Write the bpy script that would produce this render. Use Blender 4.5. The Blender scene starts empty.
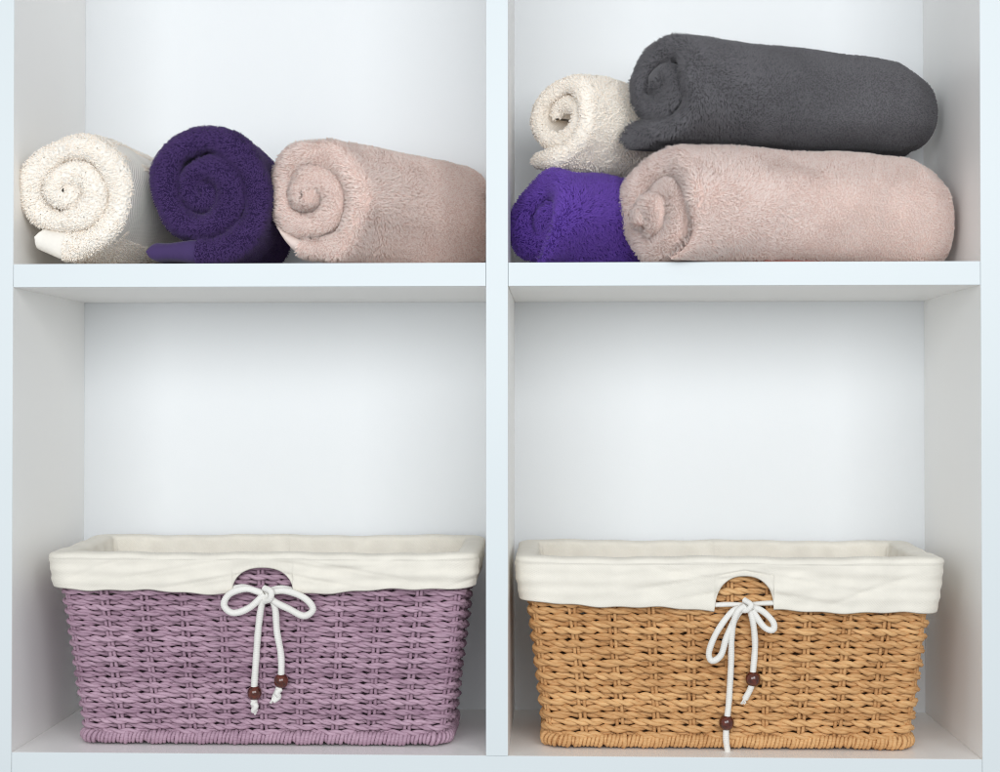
import bpy, math, random
import numpy as np

random.seed(4)
RNG = np.random.default_rng(11)
SC = bpy.context.scene
COL = SC.collection
PI = math.pi

# ------------------------------------------------------------------ scene set-up
CAM_D, CAM_Z, F_PX = 1.5445, 0.354, 1620.0
YAW, PITCH = math.atan(57 / F_PX), math.atan(21 / F_PX)

cam = bpy.data.cameras.new('camera')
cam.sensor_width = 36.0
cam.lens = 36.0 * F_PX / 1000.0
cam.clip_start, cam.clip_end = 0.05, 50
cam_o = bpy.data.objects.new('camera', cam)
cam_o.location = (0, -CAM_D, CAM_Z)
cam_o.rotation_euler = (PI / 2 + PITCH, 0, YAW)
COL.objects.link(cam_o)
SC.camera = cam_o

SC.view_settings.view_transform = 'Standard'
SC.view_settings.look = 'None'
SC.view_settings.exposure = 0
SC.view_settings.gamma = 1
SC.render.engine = 'CYCLES'
SC.cycles.use_denoising = True
SC.cycles.filter_width = 1.05
SC.cycles.max_bounces = 24
SC.cycles.diffuse_bounces = 20
SC.cycles.transmission_bounces = 8

world = bpy.data.worlds.new('World')
SC.world = world
world.use_nodes = True
bg = world.node_tree.nodes['Background']
bg.inputs['Color'].default_value = (0.93, 0.97, 1.0, 1)
bg.inputs['Strength'].default_value = 0.48


def lamp(name, loc, target, sx, sy, power, color):
    l = bpy.data.lights.new(name, 'AREA')
    l.shape = 'RECTANGLE'
    l.size, l.size_y = sx, sy
    l.energy = power
    l.color = color
    o = bpy.data.objects.new(name, l)
    o.location = loc
    d = np.array(target, float) - np.array(loc, float)
    from mathutils import Vector
    o.rotation_euler = Vector(d).to_track_quat('-Z', 'Y').to_euler()
    COL.objects.link(o)
    return o


lamp('softbox_lamp', (0.62, -2.25, 0.95), (-0.06, 0, 0.40), 1.3, 1.1, 28, (0.965, 0.988, 1.0))
lamp('softbox_lamp', (-0.75, -2.35, 0.72), (-0.06, 0, 0.42), 1.3, 1.2, 26, (0.955, 0.985, 1.0))


# ------------------------------------------------------------------ helpers
def frame_axes():
    Fv = np.array([-math.sin(YAW) * math.cos(PITCH), math.cos(YAW) * math.cos(PITCH), math.sin(PITCH)])
    Rv = np.array([math.cos(YAW), math.sin(YAW), 0])
    return Fv, Rv, np.cross(Rv, Fv)


_F, _R, _U = frame_axes()


def at(px, py, Y):
    """A point of the photograph at real depth Y behind the shelf front."""
    d = _F + _R * (px - 500) / F_PX - _U * (py - 386) / F_PX
    t = (Y + CAM_D) / d[1]
    return np.array([0, -CAM_D, CAM_Z]) + d * t


def link_mesh(name, V, quads=None, tris=None, mats=(), parent=None, smooth=True, tint=None, uv=None, qmat=None, cnrm=None):
    V = np.asarray(V, np.float32)
    quads = np.zeros((0, 4), np.int32) if quads is None else np.asarray(quads, np.int32).reshape(-1, 4)
    tris = np.zeros((0, 3), np.int32) if tris is None else np.asarray(tris, np.int32).reshape(-1, 3)
    me = bpy.data.meshes.new(name)
    me.vertices.add(len(V))
    me.vertices.foreach_set('co', V.ravel())
    loops = np.concatenate([quads.ravel(), tris.ravel()])
    me.loops.add(len(loops))
    me.loops.foreach_set('vertex_index', loops)
    nq, nt = len(quads), len(tris)
    me.polygons.add(nq + nt)
    start = np.concatenate([np.arange(nq) * 4, nq * 4 + np.arange(nt) * 3])
    tot = np.concatenate([np.full(nq, 4), np.full(nt, 3)])
    me.polygons.foreach_set('loop_start', start.astype(np.int32))
    me.polygons.foreach_set('loop_total', tot.astype(np.int32))
    me.polygons.foreach_set('use_smooth', np.full(nq + nt, bool(smooth)))
    if qmat is not None:
        me.polygons.foreach_set('material_index', np.asarray(qmat, np.int32))
    if tint is not None:
        a = me.attributes.new('tint', 'FLOAT', 'POINT')
        a.data.foreach_set('value', np.asarray(tint, np.float32))
    if uv is not None:
        a = me.attributes.new('cloth_uv', 'FLOAT_VECTOR', 'POINT')
        u3 = np.zeros((len(V), 3), np.float32)
        u3[:, :2] = uv
        a.data.foreach_set('vector', u3.ravel())
    if cnrm is not None:
        a = me.attributes.new('cloth_nrm', 'FLOAT_VECTOR', 'POINT')
        a.data.foreach_set('vector', np.asarray(cnrm, np.float32).ravel())
    me.update()
    me.validate()
    for m in (mats if isinstance(mats, (list, tuple)) else [mats]):
        me.materials.append(m)
    o = bpy.data.objects.new(name, me)
    COL.objects.link(o)
    if parent is not None:
        o.parent = parent
    return o


def thing(name, label, cat, loc=(0, 0, 0), rotz=0.0, group=None):
    o = bpy.data.objects.new(name, None)
    o.empty_display_size = 0.05
    COL.objects.link(o)
    o.location = loc
    o.rotation_euler = (0, 0, rotz)
    o['label'] = label
    o['category'] = cat
    if group:
        o['group'] = group
    return o


def grid_quads(n, m, close_n=False, close_m=False, off=0):
    i = np.arange(n if close_n else n - 1)
    j = np.arange(m if close_m else m - 1)
    I, J = np.meshgrid(i, j, indexing='ij')
    I2, J2 = (I + 1) % n, (J + 1) % m
    return (off + np.stack([I * m + J, I2 * m + J, I2 * m + J2, I * m + J2], -1)).reshape(-1, 4)


def snoise(P, scale, seed):
    """Smooth noise in about -1..1 at points P, three independent channels."""
    r = np.random.default_rng(seed)
    out = np.zeros((len(P), 3))
    for k in range(7):
        w = r.normal(size=(3, 3)) / scale * (0.7 + 0.35 * k)
        out += np.sin(P @ w.T + r.uniform(0, 2 * PI, 3)) * (0.75 ** k)
    return out / 2.4


def unit(v):
    return v / np.maximum(np.linalg.norm(v, axis=-1, keepdims=True), 1e-9)


class Bag:
    """Collects pieces of one mesh."""
    def __init__(self):
        self.V, self.Q, self.T, self.c, self.n = [], [], [], [], 0

    def add(self, V, Q=None, T=None, tint=None):
        V = np.asarray(V, float)
        self.V.append(V)
        if Q is not None and len(Q):
            self.Q.append(np.asarray(Q) + self.n)
        if T is not None and len(T):
            self.T.append(np.asarray(T) + self.n)
        self.c.append(np.full(len(V), 0.5) if tint is None else np.broadcast_to(tint, (len(V),)))
        self.n += len(V)

    def build(self, name, mat, parent, smooth=True):
        return link_mesh(name, np.concatenate(self.V), np.concatenate(self.Q) if self.Q else None,
                         np.concatenate(self.T) if self.T else None, mat, parent, smooth, np.concatenate(self.c))


def sweep(bag, P, N, B, rad, sides=6, closed=True, tint=None):
    """Tube round path P with per-point frame N, B."""
    m = len(P)
    a = np.arange(sides) * 2 * PI / sides
    rad = np.asarray(rad, float)
    rad = rad if rad.ndim == 2 else np.broadcast_to(rad, (m,))[:, None]
    V = P[:, None, :] + rad[:, :, None] * (np.cos(a)[None, :, None] * N[:, None, :] + np.sin(a)[None, :, None] * B[:, None, :])
    V = V.reshape(-1, 3)
    Q = grid_quads(m, sides, close_n=closed, close_m=True)
    T = []
    if not closed:
        V = np.concatenate([V, P[:1], P[-1:]])
        for k in range(sides):
            T.append((m * sides, (k + 1) % sides, k))
            T.append((m * sides + 1, (m - 1) * sides + k, (m - 1) * sides + (k + 1) % sides))
    bag.add(V, Q, T, tint if tint is None or np.isscalar(tint) else None)


def frames(P):
    t = unit(np.gradient(P, axis=0))
    n = np.cross(t[0], [0, 1, 0.2])
    if np.linalg.norm(n) < 1e-3:
        n = np.cross(t[0], [1, 0, 0])
    Ns = []
    for k in range(len(P)):
        n = n - t[k] * np.dot(n, t[k])
        n = n / np.linalg.norm(n)
        Ns.append(n.copy())
    Ns = np.array(Ns)
    return Ns, np.cross(t, Ns)


def catmull(pts, n=14):
    p = np.array(pts, float)
    p = np.concatenate([[2 * p[0] - p[1]], p, [2 * p[-1] - p[-2]]])
    out = []
    for i in range(1, len(p) - 2):
        for t in np.linspace(0, 1, n, endpoint=False):
            a, b, c, d = p[i - 1:i + 3]
            out.append(0.5 * (2 * b + (c - a) * t + (2 * a - 5 * b + 4 * c - d) * t * t + (-a + 3 * b - 3 * c + d) * t ** 3))
    out.append(p[-2])
    return np.array(out)


# ------------------------------------------------------------------ materials
def mat_new(name):
    m = bpy.data.materials.new(name)
    m.use_nodes = True
    nt = m.node_tree
    return m, nt, nt.nodes['Principled BSDF'], nt.nodes['Material Output']


def node(nt, kind, **kw):
    n = nt.nodes.new(kind)
    for k, v in kw.items():
        setattr(n, k, v)
    return n


def ramp(nt, fac, stops):
    r = node(nt, 'ShaderNodeValToRGB')
    e = r.color_ramp.elements
    while len(e) < len(stops):
        e.new(0.5)
    for el, (p, c) in zip(e, stops):
        el.position = p
        el.color = (*c, 1)
    nt.links.new(fac, r.inputs['Fac'])
    return r.outputs['Color']


def laminate(name, col, rough=0.38):
    m, nt, b, _ = mat_new(name)
    tc = node(nt, 'ShaderNodeTexCoord')
    n1 = node(nt, 'ShaderNodeTexNoise')
    n1.inputs['Scale'].default_value = 5
    n1.inputs['Detail'].default_value = 4
    nt.links.new(tc.outputs['Object'], n1.inputs['Vector'])
    c = ramp(nt, n1.outputs['Fac'], [(0.3, tuple(x * 0.985 for x in col)), (0.7, col)])
    nt.links.new(c, b.inputs['Base Color'])
    n2 = node(nt, 'ShaderNodeTexNoise')
    n2.inputs['Scale'].default_value = 900
    n2.inputs['Detail'].default_value = 2
    nt.links.new(tc.outputs['Object'], n2.inputs['Vector'])
    bp = node(nt, 'ShaderNodeBump')
    bp.inputs['Strength'].default_value = 0.12
    bp.inputs['Distance'].default_value = 0.0004
    nt.links.new(n2.outputs['Fac'], bp.inputs['Height'])
    nt.links.new(bp.outputs['Normal'], b.inputs['Normal'])
    b.inputs['Roughness'].default_value = rough
    b.inputs['Specular IOR Level'].default_value = 0.35
    return m


def fuzz_mat(name, root, tip, soft=0.62, trans=0.0):
    """Pile: the loops are shaded partly with the normal of the cloth they grow on, as dense soft loops look."""
    m, nt, b, out = mat_new(name)
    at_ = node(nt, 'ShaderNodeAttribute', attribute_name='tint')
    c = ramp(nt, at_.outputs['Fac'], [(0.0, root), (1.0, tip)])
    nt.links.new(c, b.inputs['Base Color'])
    b.inputs['Roughness'].default_value = 0.95
    b.inputs['Specular IOR Level'].default_value = 0.08
    b.inputs['Sheen Weight'].default_value = 0.12
    an = node(nt, 'ShaderNodeAttribute', attribute_name='cloth_nrm')
    vt = node(nt, 'ShaderNodeVectorTransform', vector_type='NORMAL', convert_from='OBJECT', convert_to='WORLD')
    nt.links.new(an.outputs['Vector'], vt.inputs[0])
    ge = node(nt, 'ShaderNodeNewGeometry')
    mx = node(nt, 'ShaderNodeMix', data_type='VECTOR')
    mx.inputs['Factor'].default_value = soft
    nt.links.new(ge.outputs['Normal'], mx.inputs[4])
    nt.links.new(vt.outputs[0], mx.inputs[5])
    nn = node(nt, 'ShaderNodeVectorMath', operation='NORMALIZE')
    nt.links.new(mx.outputs[1], nn.inputs[0])
    nt.links.new(nn.outputs[0], b.inputs['Normal'])
    if trans:
        tr = node(nt, 'ShaderNodeBsdfTranslucent')
        nt.links.new(c, tr.inputs['Color'])
        ms = node(nt, 'ShaderNodeMixShader')
        ms.inputs['Fac'].default_value = trans
        nt.links.new(b.outputs['BSDF'], ms.inputs[1])
        nt.links.new(tr.outputs['BSDF'], ms.inputs[2])
        nt.links.new(ms.outputs['Shader'], out.inputs['Surface'])
    return m


def cloth_mat(name, col, waffle=0.0, freq=1400.0, dist=0.0004, sheen=0.15):
    """Woven cloth: thread bump along cloth_uv (metres), optional waffle relief."""
    m, nt, b, _ = mat_new(name)
    a = node(nt, 'ShaderNodeAttribute', attribute_name='cloth_uv')
    sep = node(nt, 'ShaderNodeSeparateXYZ')
    nt.links.new(a.outputs['Vector'], sep.inputs[0])

    def wave(sock, f):
        mu = node(nt, 'ShaderNodeMath', operation='MULTIPLY')
        mu.inputs[1].default_value = f
        nt.links.new(sock, mu.inputs[0])
        s = node(nt, 'ShaderNodeMath', operation='SINE')
        nt.links.new(mu.outputs[0], s.inputs[0])
        return s.outputs[0]

    def mul(x, y):
        mm = node(nt, 'ShaderNodeMath', operation='MULTIPLY')
        nt.links.new(x, mm.inputs[0])
        if isinstance(y, float):
            mm.inputs[1].default_value = y
        else:
            nt.links.new(y, mm.inputs[1])
        return mm.outputs[0]

    def add(x, y):
        mm = node(nt, 'ShaderNodeMath', operation='ADD')
        nt.links.new(x, mm.inputs[0])
        nt.links.new(y, mm.inputs[1])
        return mm.outputs[0]
    h = mul(wave(sep.outputs[0], freq), wave(sep.outputs[1], freq))
    nz = node(nt, 'ShaderNodeTexNoise')
    nz.inputs['Scale'].default_value = 260
    nz.inputs['Detail'].default_value = 5
    nt.links.new(a.outputs['Vector'], nz.inputs['Vector'])
    h = add(mul(h, 0.5), mul(nz.outputs['Fac'], 1.6))
    if waffle:
        w = mul(wave(sep.outputs[0], 1500.0), wave(sep.outputs[1], 1500.0))
        h = add(h, mul(w, waffle))
    bp = node(nt, 'ShaderNodeBump')
    bp.inputs['Strength'].default_value = 0.6
    bp.inputs['Distance'].default_value = dist
    nt.links.new(h, bp.inputs['Height'])
    nt.links.new(bp.outputs['Normal'], b.inputs['Normal'])
    n2 = node(nt, 'ShaderNodeTexNoise')
    n2.inputs['Scale'].default_value = 45
    n2.inputs['Detail'].default_value = 6
    nt.links.new(a.outputs['Vector'], n2.inputs['Vector'])
    c = ramp(nt, n2.outputs['Fac'], [(0.3, tuple(x * 0.9 for x in col)), (0.7, col)])
    nt.links.new(c, b.inputs['Base Color'])
    b.inputs['Roughness'].default_value = 0.85
    b.inputs['Specular IOR Level'].default_value = 0.2
    b.inputs['Sheen Weight'].default_value = sheen
    return m


def cord_mat(name, dark, light, rough=0.6, scale=420.0):
    m, nt, b, _ = mat_new(name)
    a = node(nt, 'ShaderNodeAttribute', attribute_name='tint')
    tc = node(nt, 'ShaderNodeTexCoord')
    n1 = node(nt, 'ShaderNodeTexNoise')
    n1.inputs['Scale'].default_value = scale
    n1.inputs['Detail'].default_value = 6
    mp = node(nt, 'ShaderNodeMapping')
    mp.inputs['Scale'].default_value = (0.45, 0.45, 3.0)
    nt.links.new(tc.outputs['Object'], mp.inputs['Vector'])
    nt.links.new(mp.outputs['Vector'], n1.inputs['Vector'])
    ad = node(nt, 'ShaderNodeMath', operation='MULTIPLY_ADD')
    ad.inputs[1].default_value = 0.8
    nt.links.new(n1.outputs['Fac'], ad.inputs[0])
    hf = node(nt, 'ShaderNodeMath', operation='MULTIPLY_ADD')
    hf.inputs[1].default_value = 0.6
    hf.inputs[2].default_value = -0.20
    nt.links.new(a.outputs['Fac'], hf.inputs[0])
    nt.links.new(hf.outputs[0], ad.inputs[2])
    n3 = node(nt, 'ShaderNodeTexNoise')
    n3.inputs['Scale'].default_value = 30
    n3.inputs['Detail'].default_value = 3
    nt.links.new(tc.outputs['Object'], n3.inputs['Vector'])
    a3 = node(nt, 'ShaderNodeMath', operation='MULTIPLY_ADD')
    a3.inputs[1].default_value = 0.5
    nt.links.new(n3.outputs['Fac'], a3.inputs[0])
    a4 = node(nt, 'ShaderNodeMath', operation='ADD')
    a4.inputs[1].default_value = -0.25
    nt.links.new(ad.outputs[0], a3.inputs[2])
    nt.links.new(a3.outputs[0], a4.inputs[0])
    c = ramp(nt, a4.outputs[0], [(0.0, tuple(v * 0.22 for v in dark)), (0.18, dark), (0.9, light)])  # darkest stop holds the painted gap shade of the backing cords
    nt.links.new(c, b.inputs['Base Color'])
    bp = node(nt, 'ShaderNodeBump')
    bp.inputs['Strength'].default_value = 0.5
    bp.inputs['Distance'].default_value = 0.0005
    nt.links.new(n1.outputs['Fac'], bp.inputs['Height'])
    nt.links.new(bp.outputs['Normal'], b.inputs['Normal'])
    b.inputs['Roughness'].default_value = rough
    b.inputs['Specular IOR Level'].default_value = 0.3
    return m


M_PANEL = laminate('white_laminate', (0.925, 0.918, 0.90))
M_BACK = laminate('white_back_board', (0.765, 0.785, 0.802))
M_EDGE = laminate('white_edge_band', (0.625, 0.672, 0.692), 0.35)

# ------------------------------------------------------------------ shelving unit
X0, X1, X2, X3 = -0.5242, -0.0677, -0.0467, 0.400      # inner faces of the two bays
Z_FLOOR, Z_SHU, Z_SHT, Z_TOP = 0.022, 0.4695, 0.492, 0.9395
DEPTH, TH = 0.236, 0.022


def box_bag(bag, a, b, bev=0.0006):
    """Box with slightly eased edges."""
    (x0, y0, z0), (x1, y1, z1) = a, b
    c = np.array([(x0 + x1) / 2, (y0 + y1) / 2, (z0 + z1) / 2])
    h = np.array([(x1 - x0) / 2, (y1 - y0) / 2, (z1 - z0) / 2])
    import bmesh
    bm = bmesh.new()
    bmesh.ops.create_cube(bm, size=2.0)
    for v in bm.verts:
        v.co = tuple(c + np.array(v.co) * h)
    if bev:
        bmesh.ops.bevel(bm, geom=list(bm.edges), offset=bev, segments=2, affect='EDGES', profile=0.5)
    bm.verts.index_update()
    V = np.array([v.co for v in bm.verts])
    Q = [[v.index for v in f.verts] for f in bm.faces if len(f.verts) == 4]
    T = [[v.index for v in f.verts] for f in bm.faces if len(f.verts) == 3]
    bm.free()
    bag.add(V, Q, T)


unit_root = thing('shelving_unit', 'white laminate open shelving unit with two bays holding the towels and baskets', 'shelving unit')


def panel(name, a, b):
    g = Bag()
    box_bag(g, a, b)
    o = g.build(name, M_PANEL, unit_root, smooth=False)
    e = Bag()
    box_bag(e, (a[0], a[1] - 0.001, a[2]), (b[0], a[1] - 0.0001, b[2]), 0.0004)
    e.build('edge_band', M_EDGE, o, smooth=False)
    return o


G = 0.0002
panel('side_panel', (X0 - TH, 0, 0), (X0, DEPTH, Z_TOP + TH))
panel('side_panel', (X3, 0, 0), (X3 + TH, DEPTH, Z_TOP + TH))
panel('divider', (X1, 0, Z_FLOOR + G), (X2, DEPTH, Z_TOP - G))
for a, b in ((X0, X1), (X2, X3)):
    panel('shelf', (a + G, 0.0006, Z_SHU), (b - G, DEPTH, Z_SHT))
panel('bottom_panel', (X0 + G, 0.0006, 0), (X3 - G, DEPTH, Z_FLOOR))
panel('top_panel', (X0 + G, 0.0006, Z_TOP), (X3 - G, DEPTH, Z_TOP + TH))
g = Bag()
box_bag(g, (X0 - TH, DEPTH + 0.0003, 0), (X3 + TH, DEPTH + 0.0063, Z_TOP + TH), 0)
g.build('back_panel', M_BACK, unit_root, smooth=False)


# ------------------------------------------------------------------ rolled towels
def tufts(P, Nrm, length, width, flow, flow_w, rnd, droop, rng, curl=0.5):
    """One little loop of pile per point; returns verts, quads, tris, tint."""
    n = len(P)
    d0 = unit(Nrm + flow * flow_w + rng.normal(size=(n, 3)) * rnd)
    l = length * rng.uniform(0.65, 1.2, n)[:, None]
    d1 = unit(d0 + flow * flow_w * 1.2 + rng.normal(size=(n, 3)) * rnd * curl * 1.6 + np.array([0, 0, -droop]))
    mid = P + d0 * l * 0.5
    tip = mid + d1 * l * 0.5
    base = P - Nrm * 0.0012
    s0 = unit(np.cross(d0, rng.normal(size=(n, 3))))
    c0 = np.cross(d0, s0)
    w = width * rng.uniform(0.75, 1.25, n)[:, None]
    V = np.zeros((n, 9, 3))
    for k in range(3):
        a = k * 2 * PI / 3
        o = (math.cos(a) * s0 + math.sin(a) * c0) * w
        V[:, k] = base + o * 0.85
        V[:, 3 + k] = mid + o * 1.0
        V[:, 6 + k] = tip + o * 0.5
    off = (np.arange(n) * 9)[:, None]
    q = []
    for r in (0, 3):
        for k in range(3):
            q.append([r + k, r + (k + 1) % 3, r + 3 + (k + 1) % 3, r + 3 + k])
    Q = (off[:, :, None] + np.array(q)[None]).reshape(-1, 4)
    T = (off + np.array([6, 7, 8])[None]).reshape(-1, 3)
    per = rng.uniform(-0.16, 0.16, n)
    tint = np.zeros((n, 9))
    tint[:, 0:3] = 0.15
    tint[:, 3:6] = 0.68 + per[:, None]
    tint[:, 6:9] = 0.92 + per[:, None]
    return V.reshape(-1, 3), Q, T, np.clip(tint, 0, 1).ravel()


def rolled(label, pos, rot, R, t, turns, L, colors, group='rolled towels on the upper shelves', flap=0.03, hem_from=None,
           tele=0.0, tele_n=0.0032, dome=0.0, dome_amt=0.45, taper=0.0, squash=0.96, flat=0.75, lump=0.002, seed=1, thin_end=0.0,
           fur=0.0055, fur_w=0.0007, density=520000, comb=0.5, rnd=0.35, bald=None, pitch=0.0, flap_lift=0.0, phi_end=-PI / 2,
           smooth_far=0.0, sheet=None, flap_t=1.0, ring_var=0.06, short_side=1.0, height=0.12, cap_fur=0.95, pinch=0.0, slant=0.0, slant_z=0.0, flap_round=0.8, hem_n=0, wall_x=None):
    rng = np.random.default_rng(seed)
    root = thing('rolled_towel', label, 'towel', pos, rot, group)
    h = (sheet or t) / 2 * 0.95
    # centre line of the sheet in the section plane (x right, z up), innermost end first
    nper = 44
    ns = int(nper * turns)
    p = np.linspace(0, 1, ns)
    r_in = R - t / 2 - turns * t
    phi = phi_end + 2 * PI * turns * (1 - p)
    wob = 1 + ring_var * np.sin(phi * 1.0 + seed) * (1 - p) + ring_var * 0.6 * np.sin(phi * 2.3 + 2.1 * seed) * (1 - p * 0.6)
    r = (r_in + (R - t / 2 - r_in) * p) * wob
    x, z = r * np.cos(phi), r * np.sin(phi) * squash
    zb = -R * squash
    low = -flat * R * squash
    k = z < low
    z[k] = low + (z[k] - low) * 0.72
    s_flap = 0
    if flap > 0:
        m = max(12, int(flap / 0.0009))
        q = np.linspace(0, 1, m + 1)[1:]
        fx = x[-1] - q * flap
        fz = z[-1] + flap_lift * q ** 1.5
        x, z = np.concatenate([x, fx]), np.concatenate([z, fz])
        s_flap = m
    n = len(x)
    tx, tz = np.gradient(x), np.gradient(z)
    ln = np.hypot(tx, tz)
    tx, tz = tx / ln, tz / ln
    nx, nz = -tz, tx                                   # outward for a roll that unwinds clockwise
    s_len = np.concatenate([[0], np.cumsum(np.hypot(np.diff(x), np.diff(z)))])
    th = np.full(n, h)
    if s_flap:
        th[-s_flap:] *= np.linspace(1, flap_t, s_flap)
        d = (1 - np.linspace(0, 1, s_flap)) * flap
        hh = h * flap_t * flap_round
        th[-s_flap:] *= np.sqrt(np.clip(1 - np.clip(1 - d / hh, 0, 1) ** 2, 0.004, 1))
    elif thin_end:
        m = int(nper * thin_end)
        th[-m:] *= np.linspace(1, 0.12, m)
    th *= 1 + 0.10 * np.sin(s_len * 70 + seed) + 0.07 * np.sin(s_len * 160 + 2 * seed)
    if pinch and s_flap:
        e = np.linspace(0, 1, s_flap)
        th[-s_flap:] *= 1 - 0.42 * np.exp(-((e - pinch) / 0.13) ** 2)
    th[:4] *= np.array([0.25, 0.65, 0.86, 0.97])
    if thin_end and not s_flap:
        x = x - nx * (h - th)
        z = z - nz * (h - th)
    # profile across the sheet: outer face, rounded front fold, inner face, rounded far fold
    a_out = np.concatenate([np.linspace(1, 0.18, 10), np.linspace(0.12, 0.0, 4)])
    prof = []
    for a in a_out:
        prof.append((h + (L - 2 * h) * a, 1.0, 0))
    for c in np.linspace(0, PI, 11)[1:-1]:
        prof.append((h - h * math.sin(c), math.cos(c), 1))
    for a in a_out[::-1]:
        prof.append((h + (L - 2 * h) * a, -1.0, 2))
    for c in np.linspace(0, PI, 7)[1:-1]:
        prof.append((L - h + h * math.sin(c), -math.cos(c), 3))
    prof = np.array(prof)
    m = len(prof)
    A = np.broadcast_to(prof[None, :, 0], (n, m)).copy()
    pp = np.clip(np.concatenate([p, np.ones(s_flap)]), 0, 1)
    shift = -tele * (1 - pp) + tele_n * (np.sin(s_len * 38 + seed) + 0.6 * np.sin(s_len * 91 + 3 * seed))
    front = np.clip(1 - (A - h) / (0.35 * L), 0, 1)
    A += shift[:, None] * front + (slant * x + slant_z * np.clip(z - 0.1 * R, 0, None))[:, None] * front
    O = prof[None, :, 1] * th[:, None]
    Xg = x[:, None] + nx[:, None] * O
    Zg = z[:, None] + nz[:, None] * O
    # taper along the roll and the rounded far end
    af = np.clip(A / L, 0, 1.05)
    f = 1 - taper * af
    if dome:
        e = np.clip((A - (L - dome)) / dome, 0, 1)
        f = f * (1 - dome_amt * (1 - np.sqrt(1 - e ** 2 * 0.98)))
    zc = zb * 0.35
    Xg, Zg = Xg * f, zc + (Zg - zc) * f
    P = np.stack([Xg, A, Zg], -1).reshape(-1, 3)
    P += snoise(P, 0.035, seed * 7 + 1) * lump + snoise(P, 0.014, seed * 7 + 2) * lump * 0.35
    if pitch:
        P[:, 2] += P[:, 1] * math.tan(pitch)
    zmin = P[:, 2].min()
    P[:, 2] -= zmin
    P[:, [0, 2]] *= height / P[:, 2].max()
    if wall_x is not None:                             # pressed softly against the panel beside it
        cr_, sr_ = math.cos(rot), math.sin(rot)
        wx = pos[0] + P[:, 0] * cr_ - P[:, 1] * sr_
        wy_ = P[:, 0] * sr_ + P[:, 1] * cr_
        lim = wall_x - 0.004
        wx = np.where(wx > lim - 0.012, lim - 0.012 + 0.012 * np.tanh((wx - lim + 0.012) / 0.012), wx) - pos[0]
        P[:, 0], P[:, 1] = wx * cr_ + wy_ * sr_, -wx * sr_ + wy_ * cr_
    # settle the lowest centimetre on the shelf
    lo = P[:, 2] < 0.006
    P[lo, 2] = 0.006 * (P[lo, 2] / 0.006) ** 0.6
    P[:, 2] += fur * 0.35 * 0
    Q = grid_quads(n, m, close_m=True)
    qi, qj = np.divmod(np.arange(len(Q)), m)
    uv = np.stack([np.repeat(s_len, m), A.ravel()], -1)
    hem_i = n - hem_n if hem_from is None else n - s_flap + int(hem_from * s_flap)
    in_hem = qi >= hem_i
    # end closure of the sheet (outer end)
    cen = P.reshape(n, m, 3)[-1].mean(0)
    # pile
    kind = prof[:, 2][qj]
    outer_turn = qi >= ns - int(nper * 1.08)
    aq = A.ravel()[Q].mean(1)
    ok = (kind == 1) | ((kind == 0) & (outer_turn | (aq < 0.016))) | ((kind == 2) & ((aq < 0.014) | (qi >= n - s_flap))) | ((kind == 3) & outer_turn)
    ok &= ~in_hem
    if bald is not None:
        frac_s = (s_len / s_len[-1])[qi]
        ph = np.concatenate([phi, np.full(s_flap, phi[-1])])[qi]
        ok &= ~bald(kind, aq, np.degrees(ph), pp[qi], qi / ns, prof[:, 1][qj])
    c4 = P[Q]
    nr = np.cross(c4[:, 1] - c4[:, 0], c4[:, 3] - c4[:, 0]) + np.cross(c4[:, 3] - c4[:, 2], c4[:, 1] - c4[:, 2])
    area = np.linalg.norm(nr, axis=1) / 2
    nr = unit(nr)
    # outward check: the outermost outer-face quads must point away from the axis
    probe = (kind == 0) & (qi > ns - nper) & (qi < ns - 4)
    cx = P[Q].mean(1)
    ctr = np.array([0, 0, P[:, 2].max() / 2])
    if np.mean(np.sum((cx - ctr)[probe][:, [0, 2]] * nr[probe][:, [0, 2]], 1)) < 0:
        Q = Q[:, ::-1]
        c4 = P[Q]
        nr = -nr
    wgt = area * ok * np.where((kind == 0) & (aq > 0.7 * L), 0.9, 1.0)
    # nothing of the pile that faces straight back into the shelf is needed
    cr, sr = math.cos(rot), math.sin(rot)
    wy = nr[:, 0] * sr + nr[:, 1] * cr
    wgt = wgt * (wy < 0.7)
    cnt = int(wgt.sum() * density)
    pick = rng.choice(len(Q), cnt, p=wgt / wgt.sum())
    u, v = rng.random((cnt, 1)), rng.random((cnt, 1))
    cc = c4[pick]
    pts = (cc[:, 0] * (1 - u) + cc[:, 1] * u) * (1 - v) + (cc[:, 3] * (1 - u) + cc[:, 2] * u) * v
    nn = nr[pick]
    fl = snoise(pts, 0.013, seed * 7 + 3) * 0.9 + snoise(pts, 0.03, seed * 7 + 4) * 0.8
    fl -= nn * np.sum(fl * nn, 1)[:, None]
    ap = aq[pick]
    ln_ = np.full(cnt, fur)
    if smooth_far:
        ln_ *= 1 - smooth_far * np.clip((ap - 0.12 * L) / (0.5 * L), 0, 1)
    outer_side = (kind[pick] == 0) & outer_turn[pick]
    ln_ *= np.where(outer_side, short_side, np.where(kind[pick] == 1, cap_fur, 0.5))
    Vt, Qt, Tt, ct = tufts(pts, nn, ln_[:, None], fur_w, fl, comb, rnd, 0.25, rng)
    Vt[:, 2] = np.maximum(Vt[:, 2], 0.0006)
    body_mat, fur_mat, hem_mat = colors
    keep = ~in_hem
    V = np.concatenate([P, Vt])
    Qb = Q[keep]
    quads = np.concatenate([Qb, Qt + len(P)])
    tris = [Tt + len(P)]
    qm = np.concatenate([np.zeros(len(Qb)), np.ones(len(Qt)), np.ones(len(Tt))])
    tint = np.concatenate([np.full(len(P), 0.25), ct])
    uvs = np.concatenate([uv, np.zeros((len(Vt), 2))])
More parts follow.
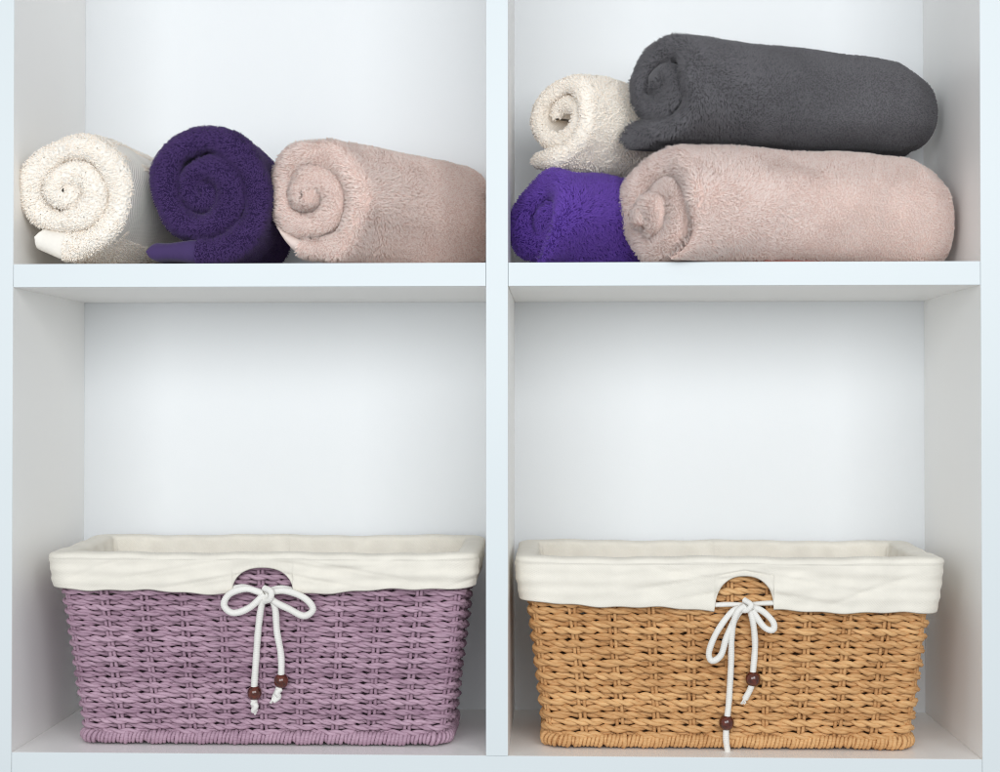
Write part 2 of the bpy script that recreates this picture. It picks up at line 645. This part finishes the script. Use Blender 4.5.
    link_mesh('roll', V, quads, np.concatenate(tris), [body_mat, fur_mat], root, True, tint, uvs, qm,
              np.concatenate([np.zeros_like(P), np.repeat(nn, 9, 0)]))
    if in_hem.any():
        ends = np.arange(m) + (n - 1) * m
        cap = np.stack([ends, np.roll(ends, -1), np.full(m, len(P))], -1)
        used = np.unique(Q[in_hem])
        remap = -np.ones(len(P) + 1, int)
        remap[used] = np.arange(len(used))
        remap[len(P)] = len(used)
        Vh = np.concatenate([P[used], cen[None]])
        link_mesh('hem', Vh, remap[Q[in_hem]], remap[cap], hem_mat, root, True, None, np.concatenate([uv[used], uv[-1:]]))
    return root


def towel_colors(name, root, tip, cloth, hem=None, waffle=0.0, soft=0.62, trans=0.0):
    return (cloth_mat(name + '_cloth', cloth, waffle=waffle, dist=0.0007), fuzz_mat(name + '_pile', root, tip, soft, trans),
            cloth_mat(name + '_hem', hem or cloth, dist=0.0003))


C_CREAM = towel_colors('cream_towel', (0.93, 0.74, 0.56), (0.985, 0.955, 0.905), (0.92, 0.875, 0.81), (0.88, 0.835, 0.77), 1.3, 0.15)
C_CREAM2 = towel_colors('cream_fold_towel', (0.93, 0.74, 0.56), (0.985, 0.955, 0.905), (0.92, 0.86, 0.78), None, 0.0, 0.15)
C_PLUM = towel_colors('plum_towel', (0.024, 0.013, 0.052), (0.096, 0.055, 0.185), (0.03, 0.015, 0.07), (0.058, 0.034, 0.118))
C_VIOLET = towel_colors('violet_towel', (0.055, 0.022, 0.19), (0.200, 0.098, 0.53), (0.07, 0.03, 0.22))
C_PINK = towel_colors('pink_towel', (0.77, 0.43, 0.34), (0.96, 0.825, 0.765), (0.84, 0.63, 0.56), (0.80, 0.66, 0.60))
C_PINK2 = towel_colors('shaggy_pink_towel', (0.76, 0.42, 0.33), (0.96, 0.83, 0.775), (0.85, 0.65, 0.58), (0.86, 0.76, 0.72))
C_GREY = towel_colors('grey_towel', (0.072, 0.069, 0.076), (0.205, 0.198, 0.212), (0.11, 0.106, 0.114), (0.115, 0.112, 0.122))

deg = math.radians
ZS = Z_SHT + 0.0004

# left bay
rolled('cream towel roll with a textured side, beside the left wall of the left bay', (-0.4750, 0.008, ZS), deg(-9), 0.058, 0.0215, 2.25, 0.2,
       C_CREAM, flap=0.026, hem_from=0.15, tele=0.003, seed=3, fur=0.0024, fur_w=0.0007, density=480000, comb=0.4, rnd=0.85, lump=0.0022,
       bald=lambda kind, a, ph, p, i, o: (kind != 1) & (a > 0.012) & (i > 0.5) & (np.mod(ph + 180, 360) - 180 > -42 + RNG.normal(0, 6, len(ph))) & (np.mod(ph + 180, 360) - 180 < 50 + RNG.normal(0, 16, len(ph))),
       flap_t=0.75, flap_round=0.35, flap_lift=0.008, ring_var=0.10, taper=0.0, height=0.1285, squash=0.96)
rolled('dark plum towel roll standing between the cream roll and the pink roll', (-0.3440, 0.004, ZS), deg(-1), 0.0605, 0.0215, 2.4, 0.2,
       C_PLUM, sheet=0.0200, flap=0.042, hem_from=0.12, tele=-0.005, seed=8, fur=0.0040, fur_w=0.00055, density=800000, comb=0.45, rnd=0.45, flap_t=0.9, flap_round=1.0,
       taper=0.12, ring_var=0.13, lump=0.003, height=0.1320, pinch=0.0, squash=1.02)
rolled('pink towel roll lying at an angle against the centre divider in the left bay', (-0.2390, 0.010, ZS), deg(-33), 0.0575, 0.0215, 2.3, 0.238,
       C_PINK, sheet=0.0203, flap=0.0, phi_end=deg(-140), thin_end=0.22, hem_n=5, slant=0.22, tele=0.008, seed=5, fur=0.0047, fur_w=0.00054, density=700000, comb=0.65, rnd=0.42,
       taper=-0.05, smooth_far=0.4, lump=0.003, ring_var=0.13, height=0.1215, squash=0.94, wall_x=X1, cap_fur=0.95)
# right bay
rolled('bright violet towel roll tucked under the cream roll beside the centre divider', (-0.0300, 0.052, ZS), deg(-50), 0.0455, 0.0215, 1.7, 0.17,
       C_VIOLET, flap=0.0, sheet=0.0175, phi_end=deg(-75), thin_end=0.4, slant_z=0.25, tele=-0.016, seed=12, fur=0.0044, fur_w=0.0005, density=760000, comb=0.55, rnd=0.42, ring_var=0.16, lump=0.0036,
       squash=0.9, height=0.0955)
rolled('cream towel roll with a hollow centre, lying on top of the violet roll', (-0.0030, 0.078, ZS + 0.0965), deg(-44), 0.0445, 0.0155, 1.75, 0.18,
       C_CREAM2, flap=0.032, tele=-0.012, seed=21, fur=0.0024, fur_w=0.00065, density=480000, comb=0.5, rnd=0.85, ring_var=0.16, lump=0.0026,
       squash=1.0, flap_t=0.9, height=0.1015)
pink = rolled('shaggy pink towel roll lying underneath the grey roll in the right bay', (0.0960, 0.020, ZS), deg(-71), 0.0535, 0.0225, 2.3, 0.302,
              C_PINK2, flap=0.0, sheet=0.0188, phi_end=deg(-62), thin_end=0.45, taper=-0.03, slant=0.32, slant_z=0.30, tele=0.012, seed=37, fur=0.0048, fur_w=0.00048, density=840000, comb=0.6, rnd=0.42, dome=0.05,
              dome_amt=0.4, smooth_far=0.4, lump=0.0024, ring_var=0.17, tele_n=0.005, height=0.115, cap_fur=1.2, wall_x=X3,
              bald=lambda kind, a, ph, p, i, o: (kind == 1) & (o < 0.3) & (((i > 0.10) & (i < 0.2)) | ((i > 0.38) & (i < 0.47))))
# the darker rose hem of the outer layer shows as a thin fuzzy strip under the roll
ya = np.linspace(0.075, 0.295, 60)
Pg = Bag()
Pp = np.stack([0.026 + 0.0015 * np.sin(ya * 90), ya, 0.0030 + 0.0005 * np.sin(ya * 130)], -1)
sweep(Pg, Pp, np.broadcast_to([2.2, 0, 0], (60, 3)), np.broadcast_to([0, 0, 1.0], (60, 3)),
      0.0024 * np.sqrt(np.clip(1 - np.abs(np.linspace(-1, 1, 60)) ** 2.5, 0.05, 1)), 16, False)
hr = np.random.default_rng(5)
ha, hy = hr.uniform(-0.4, PI * 0.6, 7000), hr.uniform(0.10, 0.27, 7000)
hn = np.stack([np.cos(ha), 0 * ha, np.sin(ha)], -1)
hp = np.stack([0.026 + 0.0053 * np.cos(ha), hy, 0.0030 + 0.0024 * np.sin(ha)], -1)
hV, hQ, hT, hc = tufts(hp, hn, 0.0026, 0.0005, snoise(hp, 0.01, 3), 0.4, 0.45, 0.2, hr)
nb = Pg.n
hV[:, 2] = np.maximum(hV[:, 2], 0.0004)
Pg.add(hV, hQ, hT)
ho = link_mesh('hem', np.concatenate(Pg.V), np.concatenate(Pg.Q), np.concatenate(Pg.T), fuzz_mat('rose_hem', (0.26, 0.10, 0.085), (0.48, 0.25, 0.22)), pink,
               True, np.concatenate([np.full(nb, 0.3), hc]), None, None, np.concatenate([np.tile([0.7, 0, 0.7], (nb, 1)), np.repeat(hn, 9, 0)]))
ho['label'] = 'rose coloured hem showing under the roll'
rolled('charcoal grey towel roll lying on top of the shaggy pink roll', (0.0920, 0.034, ZS + 0.1155), deg(-66), 0.0575, 0.0235, 2.1, 0.317,
       C_GREY, sheet=0.0200, flap=0.036, flap_round=1.0, slant=0.5, slant_z=0.45, tele=-0.012, seed=41, fur=0.0043, fur_w=0.00045, density=950000, comb=0.55, rnd=0.42, dome=0.07, dome_amt=0.5,
       smooth_far=0.5, lump=0.0034, ring_var=0.13, flap_lift=-0.004, taper=0.03, height=0.1075, flap_t=1.6, cap_fur=1.25,
       bald=lambda kind, a, ph, p, i, o: (kind == 1) & (i > 0.16) & (i < 0.33))


# ------------------------------------------------------------------ wicker baskets
def rr(frac, hw, hd, r, ref):
    """Rounded rectangle, frac 0..1 from the middle of the front, towards +x first. Segments keep their share for every size."""
    RW, RD, RC = ref
    seg = [RW - RC, RC * PI / 2, 2 * (RD - RC), RC * PI / 2, 2 * (RW - RC), RC * PI / 2, 2 * (RD - RC), RC * PI / 2, RW - RC]
    cum = np.concatenate([[0], np.cumsum(seg)]) / sum(seg)
    frac = np.mod(frac, 1.0)
    k = np.clip(np.searchsorted(cum, frac, 'right') - 1, 0, 8)
    t = (frac - cum[k]) / (cum[k + 1] - cum[k])
    hw, hd = np.broadcast_to(hw, frac.shape), np.broadcast_to(hd, frac.shape)
    X, Y, NX, NY = (np.zeros_like(frac) for _ in range(4))
    w, d = hw - r, hd - r

    def put(i, x, y, nx, ny):
        m = k == i
        X[m], Y[m], NX[m], NY[m] = (np.broadcast_to(q, frac.shape)[m] for q in (x, y, nx, ny))
    put(0, w * t, -hd, 0, -1)
    put(2, hw, -d + 2 * d * t, 1, 0)
    put(4, w - 2 * w * t, hd, 0, 1)
    put(6, -hw, d - 2 * d * t, -1, 0)
    put(8, -w + w * t, -hd, 0, -1)
    for i, (sx, sy, a0) in {1: (1, -1, -PI / 2), 3: (1, 1, 0), 5: (-1, 1, PI / 2), 7: (-1, -1, PI)}.items():
        a = a0 + t * PI / 2
        put(i, sx * w + r * np.cos(a), sy * d + r * np.sin(a), np.cos(a), np.sin(a))
    return X, Y, NX, NY, sum(seg)


M_LINER = cloth_mat('cotton_liner', (0.785, 0.745, 0.665), freq=2600.0, dist=0.00025, sheen=0.1)
M_STRING = cord_mat('white_cotton_cord', (0.66, 0.64, 0.60), (0.85, 0.835, 0.80), 0.8, 900.0)


def bead_mat():
    m, nt, b, _ = mat_new('dark_wood_bead')
    tc = node(nt, 'ShaderNodeTexCoord')
    w = node(nt, 'ShaderNodeTexNoise')
    w.inputs['Scale'].default_value = 260
    w.inputs['Detail'].default_value = 4
    nt.links.new(tc.outputs['Object'], w.inputs['Vector'])
    nt.links.new(ramp(nt, w.outputs['Fac'], [(0.3, (0.035, 0.008, 0.005)), (0.7, (0.135, 0.026, 0.013))]), b.inputs['Base Color'])
    b.inputs['Roughness'].default_value = 0.16
    b.inputs['Coat Weight'].default_value = 0.4
    return m


M_BEAD = bead_mat()


def basket(label, liner_label, cx, cy, mat, hb, ht, db, dt, H, pitch, n_st, rim_z, cuff_z, arch, seed, cords, beads, twist, frays=(), rise=(0.0015, 0.003)):
    rng = np.random.default_rng(seed)
    root = thing('wicker_basket', label, 'basket', (cx, cy, Z_FLOOR + 0.0004), 0, 'woven storage baskets')
    RC = 0.014
    ref = ((hb + ht) / 2, (db + dt) / 2, RC)

    def wall(frac, z, out):
        k = np.clip(np.asarray(z, float) / H, -0.1, 1.1)
        hw, hd = hb + (ht - hb) * k, db + (dt - db) * k
        X, Y, NX, NY, per = rr(frac, hw, hd, RC, ref)
        return np.stack([X + NX * out, Y + NY * out, np.broadcast_to(z, X.shape)], -1), np.stack([NX, NY, 0 * NX], -1), per
    per = wall(np.array([0.0]), 0.1, 0)[2]
    # --- woven wall: every row is a two-ply cord passing before and behind the stakes
    wv = Bag()
    M = int(per / 0.00125)
    fr = np.arange(M) / M
    rows = int((rim_z - 0.0125) / pitch)
    up = np.array([0, 0, 1.0])
    amp0, cr = 0.0038, pitch * 0.40
    for i in range(rows):
        z0 = 0.0135 + i * pitch
        ph = rng.uniform(0, 2 * PI, 6)
        wz = 0.00022 * np.sin(2 * PI * fr * 9 + ph[0]) + 0.00018 * np.sin(2 * PI * fr * 23 + ph[1]) + 0.00018 * np.sin(2 * PI * fr * 61 + ph[2])
        wa = 1 + 0.10 * np.sin(2 * PI * fr * 13 + ph[3]) + 0.08 * np.sin(2 * PI * fr * 31 + ph[4])
        c = np.cos(PI * (fr * n_st + i))
        out = amp0 * wa * np.sign(c) * np.abs(c) ** 0.8
        P0, N0, _ = wall(fr, z0, 0.0)
        # the weave is pulled tight round the corners
        cd = np.hypot(np.clip(hb + (ht - hb) * z0 / H - np.abs(P0[:, 0]), 0, None), np.clip(db + (dt - db) * z0 / H - np.abs(P0[:, 1]), 0, None))
        out *= 1 - 0.5 * np.exp(-(cd / 0.016) ** 2)
        P, Nn, _ = wall(fr, z0 + wz, out)
        t = unit(np.roll(P, -1, 0) - np.roll(P, 1, 0))
        b = unit(np.cross(t, Nn))
        nn = np.cross(b, t)
        turns = round(per / (twist * rng.uniform(0.88, 1.12)))
        slip = 0.5 * np.sin(2 * PI * fr * 7 + ph[5]) + 0.35 * np.sin(2 * PI * fr * 19 + ph[1])
        al = 2 * PI * fr * turns + ph[5] + slip
        tn = rng.uniform(0.25, 0.75)
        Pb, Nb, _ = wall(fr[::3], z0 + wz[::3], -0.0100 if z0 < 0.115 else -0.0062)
        sweep(wv, Pb, Nb, np.broadcast_to(up, Nb.shape), pitch * (0.52 if z0 < 0.115 else 0.42), 6, True, -1.0)  # added backing cord, its dark tint paints shade into the weave gaps
        for s in (0, PI):
            cen = P + cr * 0.68 * (np.cos(al + s)[:, None] * nn * 0.7 + np.sin(al + s)[:, None] * b * 0.9)
            rad = cr * (1 + 0.09 * np.sin(2 * PI * fr * 41 + ph[2] + s) + 0.06 * rng.normal(size=M).cumsum() / 40)
            sweep(wv, cen, nn, b, np.clip(rad, cr * 0.75, cr * 1.3), 6, True, float(np.clip(tn + rng.uniform(-0.15, 0.15), 0, 1)))
    # stakes: upright pairs that the rows weave round
    for k in range(n_st):
        for s in (-1, 1):
            zz = np.linspace(0.006, rim_z, 24)
            f = k / n_st + s * 0.0023 / per + 0.0006 * np.sin(zz * 60 + k * 1.7 + s) / per
            P, Nn, _ = wall(np.broadcast_to(f, zz.shape), zz, 0.0004)
            t = unit(np.gradient(P, axis=0))
            b = unit(np.cross(t, Nn))
            sweep(wv, P, Nn, b, 0.0019, 6, False, float(rng.uniform(0.2, 0.55)))
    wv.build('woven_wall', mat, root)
    # --- coiled foot: a core wrapped round and round with cord
    ft = Bag()
    coils = int(per / 0.0041)
    M2 = coils * 12
    f2 = np.arange(M2) / M2
    P, Nn, _ = wall(f2, 0.0078, 0.0012)
    j = np.interp(np.arange(M2), np.arange(coils) * 12, rng.normal(size=coils))
    al = 2 * PI * f2 * coils + 0.6 * j
    t = unit(np.roll(P, -1, 0) - np.roll(P, 1, 0))
    cen = P + 0.0047 * (1 + 0.10 * j)[:, None] * (np.cos(al)[:, None] * Nn + np.sin(al)[:, None] * up * 1.05) + t * (0.0008 * np.sin(al * 1 + j))[:, None]
    tt = unit(np.roll(cen, -1, 0) - np.roll(cen, 1, 0))
    rdir = unit(cen - P)
    bb = unit(np.cross(tt, rdir))
    sweep(ft, cen, np.cross(bb, tt), bb, 0.0021 * (1 + 0.1 * j), 6, True, 0.55)
    Pc, Nc, _ = wall(np.arange(300) / 300, 0.0078, 0.0012)
    sweep(ft, Pc, Nc, np.broadcast_to(up, Nc.shape), 0.0042, 8, True, 0.2)
    ft.build('foot_rim', mat, root)
    # floor of the basket, woven flat
    fl = Bag()
    P, _, _ = wall(np.arange(160) / 160, 0.009, -0.001)
    ring = np.concatenate([P, P * [0.5, 0.5, 1], [[0, 0, 0.009]]])
    T = [(320, 160 + i, 160 + (i + 1) % 160) for i in range(160)]
    fl.add(ring, [(i, (i + 1) % 160, 160 + (i + 1) % 160, 160 + i) for i in range(160)], T)
    fl.build('basket_floor', mat, root)
    # --- cotton liner turned down over the rim
    N = int(per / 0.0011)
    f3 = np.arange(N) / N
    zc = cuff_z(f3, wall, per)
    Pm, _, _ = wall(f3, H * 0.9, 0.008)
    a0, ahw, atop = arch
    q = (Pm[:, 0] - a0) / ahw
    front = Pm[:, 1] < 0
    inside = front & (np.abs(q) < 1)
    zcut = np.where(inside, zc + (atop - zc) * np.sqrt(np.clip(1 - np.abs(q) ** 2.3, 0, 1)) ** 0.9, zc)
    prof = []
    for zz in np.linspace(0.014, rim_z - 0.004, 9):
        prof.append((-0.0102 - 0.0065 * min(1, (rim_z - 0.004 - zz) / 0.05), zz, 0))
    top = H - 0.0045
    for a in np.linspace(PI, 0, 11):
        prof.append((0.0008 + 0.0110 * math.cos(a), top + 0.0056 * math.sin(a) ** 0.7, 1))
    for v in np.linspace(0.04, 1, 22):
        prof.append((0.0118, v, 2))
    prof.append((0.0111, 1.0, 3))
    prof.append((0.0106, 0.94, 3))
    Vs, UV = [], []
    ph = rng.uniform(0, 2 * PI, 12)
    for (o, zz, kd) in prof:
        if kd == 0:
            z = np.full(N, zz)
            out = o + 0.0022 * np.sin(2 * PI * f3 * 17 + ph[0]) * (1 - zz / H) + 0.0010 * np.sin(2 * PI * f3 * 37 + ph[1] + zz * 40)
        elif kd == 1:
            z = np.full(N, zz) + 0.0007 * np.sin(2 * PI * f3 * 6 + ph[2]) + 0.0004 * np.sin(2 * PI * f3 * 21 + ph[3])
            out = o + 0 * f3
        else:
            v = zz
            zt = top
            z = zt + (zcut - zt) * v - (0.0012 if kd == 3 else 0)
            L = (zt - z)
            # long soft folds that run along the cuff, pulled towards the drawstring
            e = np.clip(1 - np.abs(Pm[:, 0] - a0) / 0.17, 0, 1) * front
            fo = 0.0016 * np.sin(L * 240 + 3.0 * np.sin(Pm[:, 0] * 9 + ph[4]) + ph[5]) * (0.55 + 0.45 * np.sin(Pm[:, 0] * 14 + Pm[:, 1] * 14 + ph[6]))
            fo += 0.0007 * np.sin(L * 520 + Pm[:, 0] * 35 + ph[7] + 2 * np.sin(Pm[:, 0] * 21))
            fo += 0.0013 * e * np.sin(L * 420 - np.abs(Pm[:, 0] - a0) * 60 + ph[8])
            fo += 0.0009 * np.sin(Pm[:, 0] * 120 + Pm[:, 1] * 110 + L * 60 + ph[9]) * np.sin(L * 90 + ph[10])
            cr1 = np.exp(-(np.sin(L * 75 + Pm[:, 0] * 7 + 1.3 * np.sin(Pm[:, 0] * 17 + ph[11])) / 0.16) ** 2)
            fo -= 0.0022 * cr1 * (0.35 + 0.65 * np.sin(Pm[:, 0] * 19 + ph[2]) ** 2)
            cr2 = np.exp(-(np.sin(L * 190 - np.abs(Pm[:, 0] - a0) * 34 + ph[3]) / 0.22) ** 2)
            fo -= 0.0034 * cr2 * e ** 1.2
            vv = np.clip(L / (zt - zc), 0, 1)
            sw = np.sin(vv * PI) ** 0.6 * np.clip(np.minimum(np.minimum(1, (z - zcut) / 0.004 + 0.25), np.where(front & (np.abs(q) >= 1), 0.25 + ((np.abs(q) - 1) * ahw + np.clip(z - atop, 0, None)) / 0.006, 9)), 0, 1)
            seam = 0.0007 * (np.abs(f3 - SEAM_F) < 0.0011) + 0.0007 * (np.abs(f3 - (1 - SEAM_F)) < 0.0011)
            out = o + fo * 0.7 * (0.2 + 0.8 * sw) + 0.0006 * sw + seam
        back = np.clip((Pm[:, 1] + dt) / (2 * dt), 0, 1)
        z = z + rise[0] + rise[1] * back
        P, _, _ = wall(f3, z, out)
        Vs.append(P)
        UV.append(np.stack([np.mod(f3 + 0.5, 1) * per, np.full(N, zz if kd < 2 else 0.2 + 0.045 * zz)], -1))
    m = len(prof)
    Vg = np.stack(Vs, 1).reshape(-1, 3)
    liner = link_mesh('liner', Vg, grid_quads(N, m, close_n=True), None, M_LINER, root, True, None, np.stack(UV, 1).reshape(-1, 2))
    # --- drawstring with its bow and wooden beads
    st = Bag()
    org = np.array([cx, cy, Z_FLOOR + 0.0004])

    def yfront(z):
        k = (z - Z_FLOOR) / H
        return cy - (db + (dt - db) * k)

    def path(pts, n=12):
        out = []
        for (px, py, lift) in pts:
            y = cy - dt
            for _ in range(3):
                w = at(px, py, y)
                y = yfront(w[2]) - 0.0072 - lift
            out.append(at(px, py, y) - org)
        return catmull(out, n)
    for pts, rad in cords:
        P = path(pts)
        s = np.concatenate([[0], np.cumsum(np.linalg.norm(np.diff(P, axis=0), axis=1))])
        sn = np.linspace(0, s[-1], max(20, int(s[-1] / 0.0004)))
        P = np.stack([np.interp(sn, s, P[:, k]) for k in range(3)], -1)
        for _ in range(3):
            P[1:-1] = 0.25 * P[:-2] + 0.5 * P[1:-1] + 0.25 * P[2:]
        Nn, Bb = frames(P)
        # braid relief on the cord: two families of crossing strands
        an = np.arange(16) * 2 * PI / 16
        k1 = 2 * PI / 0.0034
        rl = np.sin(sn[:, None] * k1 + 2 * an) * np.sin(sn[:, None] * k1 - 2 * an)
        rd = rad * (1 + 0.07 * rl + 0.03 * np.sin(sn * 300 + rad * 1e4)[:, None])
        sweep(st, P, Nn, Bb, rd, 16, False, 0.6)
    # frayed cut ends
    for (px, py, dx) in frays:
        for k in range(9):
            e0 = rng.uniform(-1.6, 1.6)
            pts = [(px + e0 * 0.6, py - 3, 0.003 + rng.uniform(-0.001, 0.001)), (px + e0 + dx * 0.5, py + 1, 0.003 + rng.uniform(-0.0015, 0.0015)),
                   (px + e0 * 1.5 + dx + rng.uniform(-1, 1), py + rng.uniform(2.5, 5), 0.003 + rng.uniform(-0.002, 0.002))]
            P = path(pts, 6)
            Nn, Bb = frames(P)
            sweep(st, P, Nn, Bb, np.linspace(0.0007, 0.0004, len(P)), 5, False, 0.7)
    string = st.build('drawstring', M_STRING, root)
    for (px, py, lift, r, tilt) in beads:
        y = cy - dt
        for _ in range(3):
            w = at(px, py, y)
            y = yfront(w[2]) - 0.0072 - lift
        c = at(px, py, y) - org
        bd = Bag()
        kk = np.linspace(0.30, PI - 0.30, 15)
        pr = [(0.30 * r, 0.72 * r)] + [(r * math.sin(a) ** 0.8, 1.0 * r * math.cos(a)) for a in kk] + [(0.30 * r, -0.72 * r)]
        V = []
        for (rho, hh) in pr:
            for j in range(28):
                a = 2 * PI * j / 28
                v = np.array([rho * math.cos(a), rho * math.sin(a), hh])
                V.append((v[0] * math.cos(tilt) + v[2] * math.sin(tilt), v[1], -v[0] * math.sin(tilt) + v[2] * math.cos(tilt)))
        bd.add(np.array(V) + c, grid_quads(len(pr), 28, close_m=True))
        bd.build('bead', M_BEAD, string)
    return root


SEAM_F = 0.188


def cuff(left, mid, right, side):
    def f(fr, wall, per):
        P, _, _ = wall(fr, 0.15, 0)
        x = P[:, 0]
        hw = np.abs(x).max()
        z = np.interp(x, [-hw, -0.02, 0.02, hw], [left, mid, mid, right])
        return z + 0.0010 * np.sin(x * 55 + left * 900) + 0.0006 * np.sin(x * 160) + np.where(P[:, 1] > 0, side, 0)
    return f


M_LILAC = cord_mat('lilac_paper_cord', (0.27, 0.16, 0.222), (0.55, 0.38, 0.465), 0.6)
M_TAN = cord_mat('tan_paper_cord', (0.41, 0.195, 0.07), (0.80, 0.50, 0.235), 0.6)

RS = 0.0032
basket('lilac woven basket with a cream cotton liner and a symmetrical white bow', None, -0.2875, 0.1085, M_LILAC,
       0.1768, 0.1995, 0.0670, 0.0880, 0.1880, 0.0051, 28, 0.1835, cuff(0.1550, 0.1500, 0.1575, 0.0), (0.0035, 0.0300, 0.1760), 17,
       cords=[
           ([(228, 589, 0.000), (244, 587, 0.002), (262, 592, 0.004), (280, 588, 0.002), (296, 591, 0.000)], RS * 0.85),
           ([(262, 593, 0.006), (246, 589, 0.008), (230, 594, 0.009), (224, 605, 0.009), (233, 613, 0.009), (249, 608, 0.009), (265, 594, 0.008)], RS),
           ([(266, 593, 0.006), (285, 591, 0.008), (304, 598, 0.009), (313, 609, 0.009), (304, 616, 0.009), (289, 609, 0.009), (275, 602, 0.009), (266, 594, 0.008)], RS),
           ([(265, 594, 0.008), (261, 608, 0.006), (258, 632, 0.003), (256, 660, 0.002), (254, 690, 0.003), (254, 701, 0.003), (255, 709, 0.002)], RS),
           ([(269, 594, 0.008), (275, 608, 0.006), (277, 632, 0.003), (281, 655, 0.002), (281, 678, 0.003), (279, 688, 0.003), (275, 698, 0.002)], RS),
           ([(264, 588, 0.008), (271, 592, 0.013), (270, 599, 0.013), (265, 601, 0.009)], RS * 0.95),
           ([(252, 703, 0.004), (256, 706, 0.006), (253, 711, 0.004), (257, 709, 0.003)], RS * 0.8),
           ([(281, 689, 0.004), (277, 693, 0.006), (279, 697, 0.004), (274, 701, 0.003)], RS * 0.8),
       ],
       beads=[(254.5, 693, 0.003, 0.0070, -0.03), (281.3, 681, 0.003, 0.0070, 0.05)], twist=0.026, frays=[(255, 710, 0.0), (274, 699, -1.5)])
basket('tan woven basket with a wide white cotton cuff and a lopsided drooping bow', None, 0.1660, 0.1085, M_TAN,
       0.1735, 0.1955, 0.0700, 0.0880, 0.1880, 0.0064, 28, 0.1835, cuff(0.1454, 0.1390, 0.1364, 0.0), (0.0130, 0.0285, 0.1722), 29,
       cords=[
           ([(715, 605, 0.001), (730, 604.5, 0.002), (747, 605, 0.003), (762, 603.5, 0.002), (778, 603, 0.001)], RS * 0.75),
           ([(747, 606, 0.006), (732, 612, 0.008), (717, 632, 0.009), (709, 652, 0.009), (712, 661, 0.009), (721, 655, 0.009), (727, 636, 0.009), (738, 614, 0.009), (747, 607, 0.008)], RS * 0.92),
           ([(749, 606, 0.006), (762, 611, 0.008), (773, 622, 0.009), (773, 630, 0.009), (764, 627, 0.009), (752, 610, 0.008)], RS * 0.92),
           ([(745, 606, 0.010), (737, 613, 0.012), (732, 632, 0.009), (731, 665, 0.004), (729, 700, 0.002), (727, 720, 0.003), (726, 738, 0.004), (728, 754, 0.003)], RS * 0.92),
           ([(749, 607, 0.008), (753, 622, 0.007), (755, 645, 0.003), (753, 672, 0.003), (752, 684, 0.004), (749, 692, 0.003), (745, 699, 0.002)], RS * 0.92),
           ([(744, 600, 0.007), (751, 605, 0.013), (747, 610, 0.012), (741, 610, 0.009)], RS * 0.85),
       ],
       beads=[(726.5, 723, 0.003, 0.0073, 0.05), (753, 679, 0.003, 0.0073, 0.08)], twist=0.029, frays=[(728, 755, 0.5), (745, 700, -2.0)], rise=(-0.0012, 0.0012))
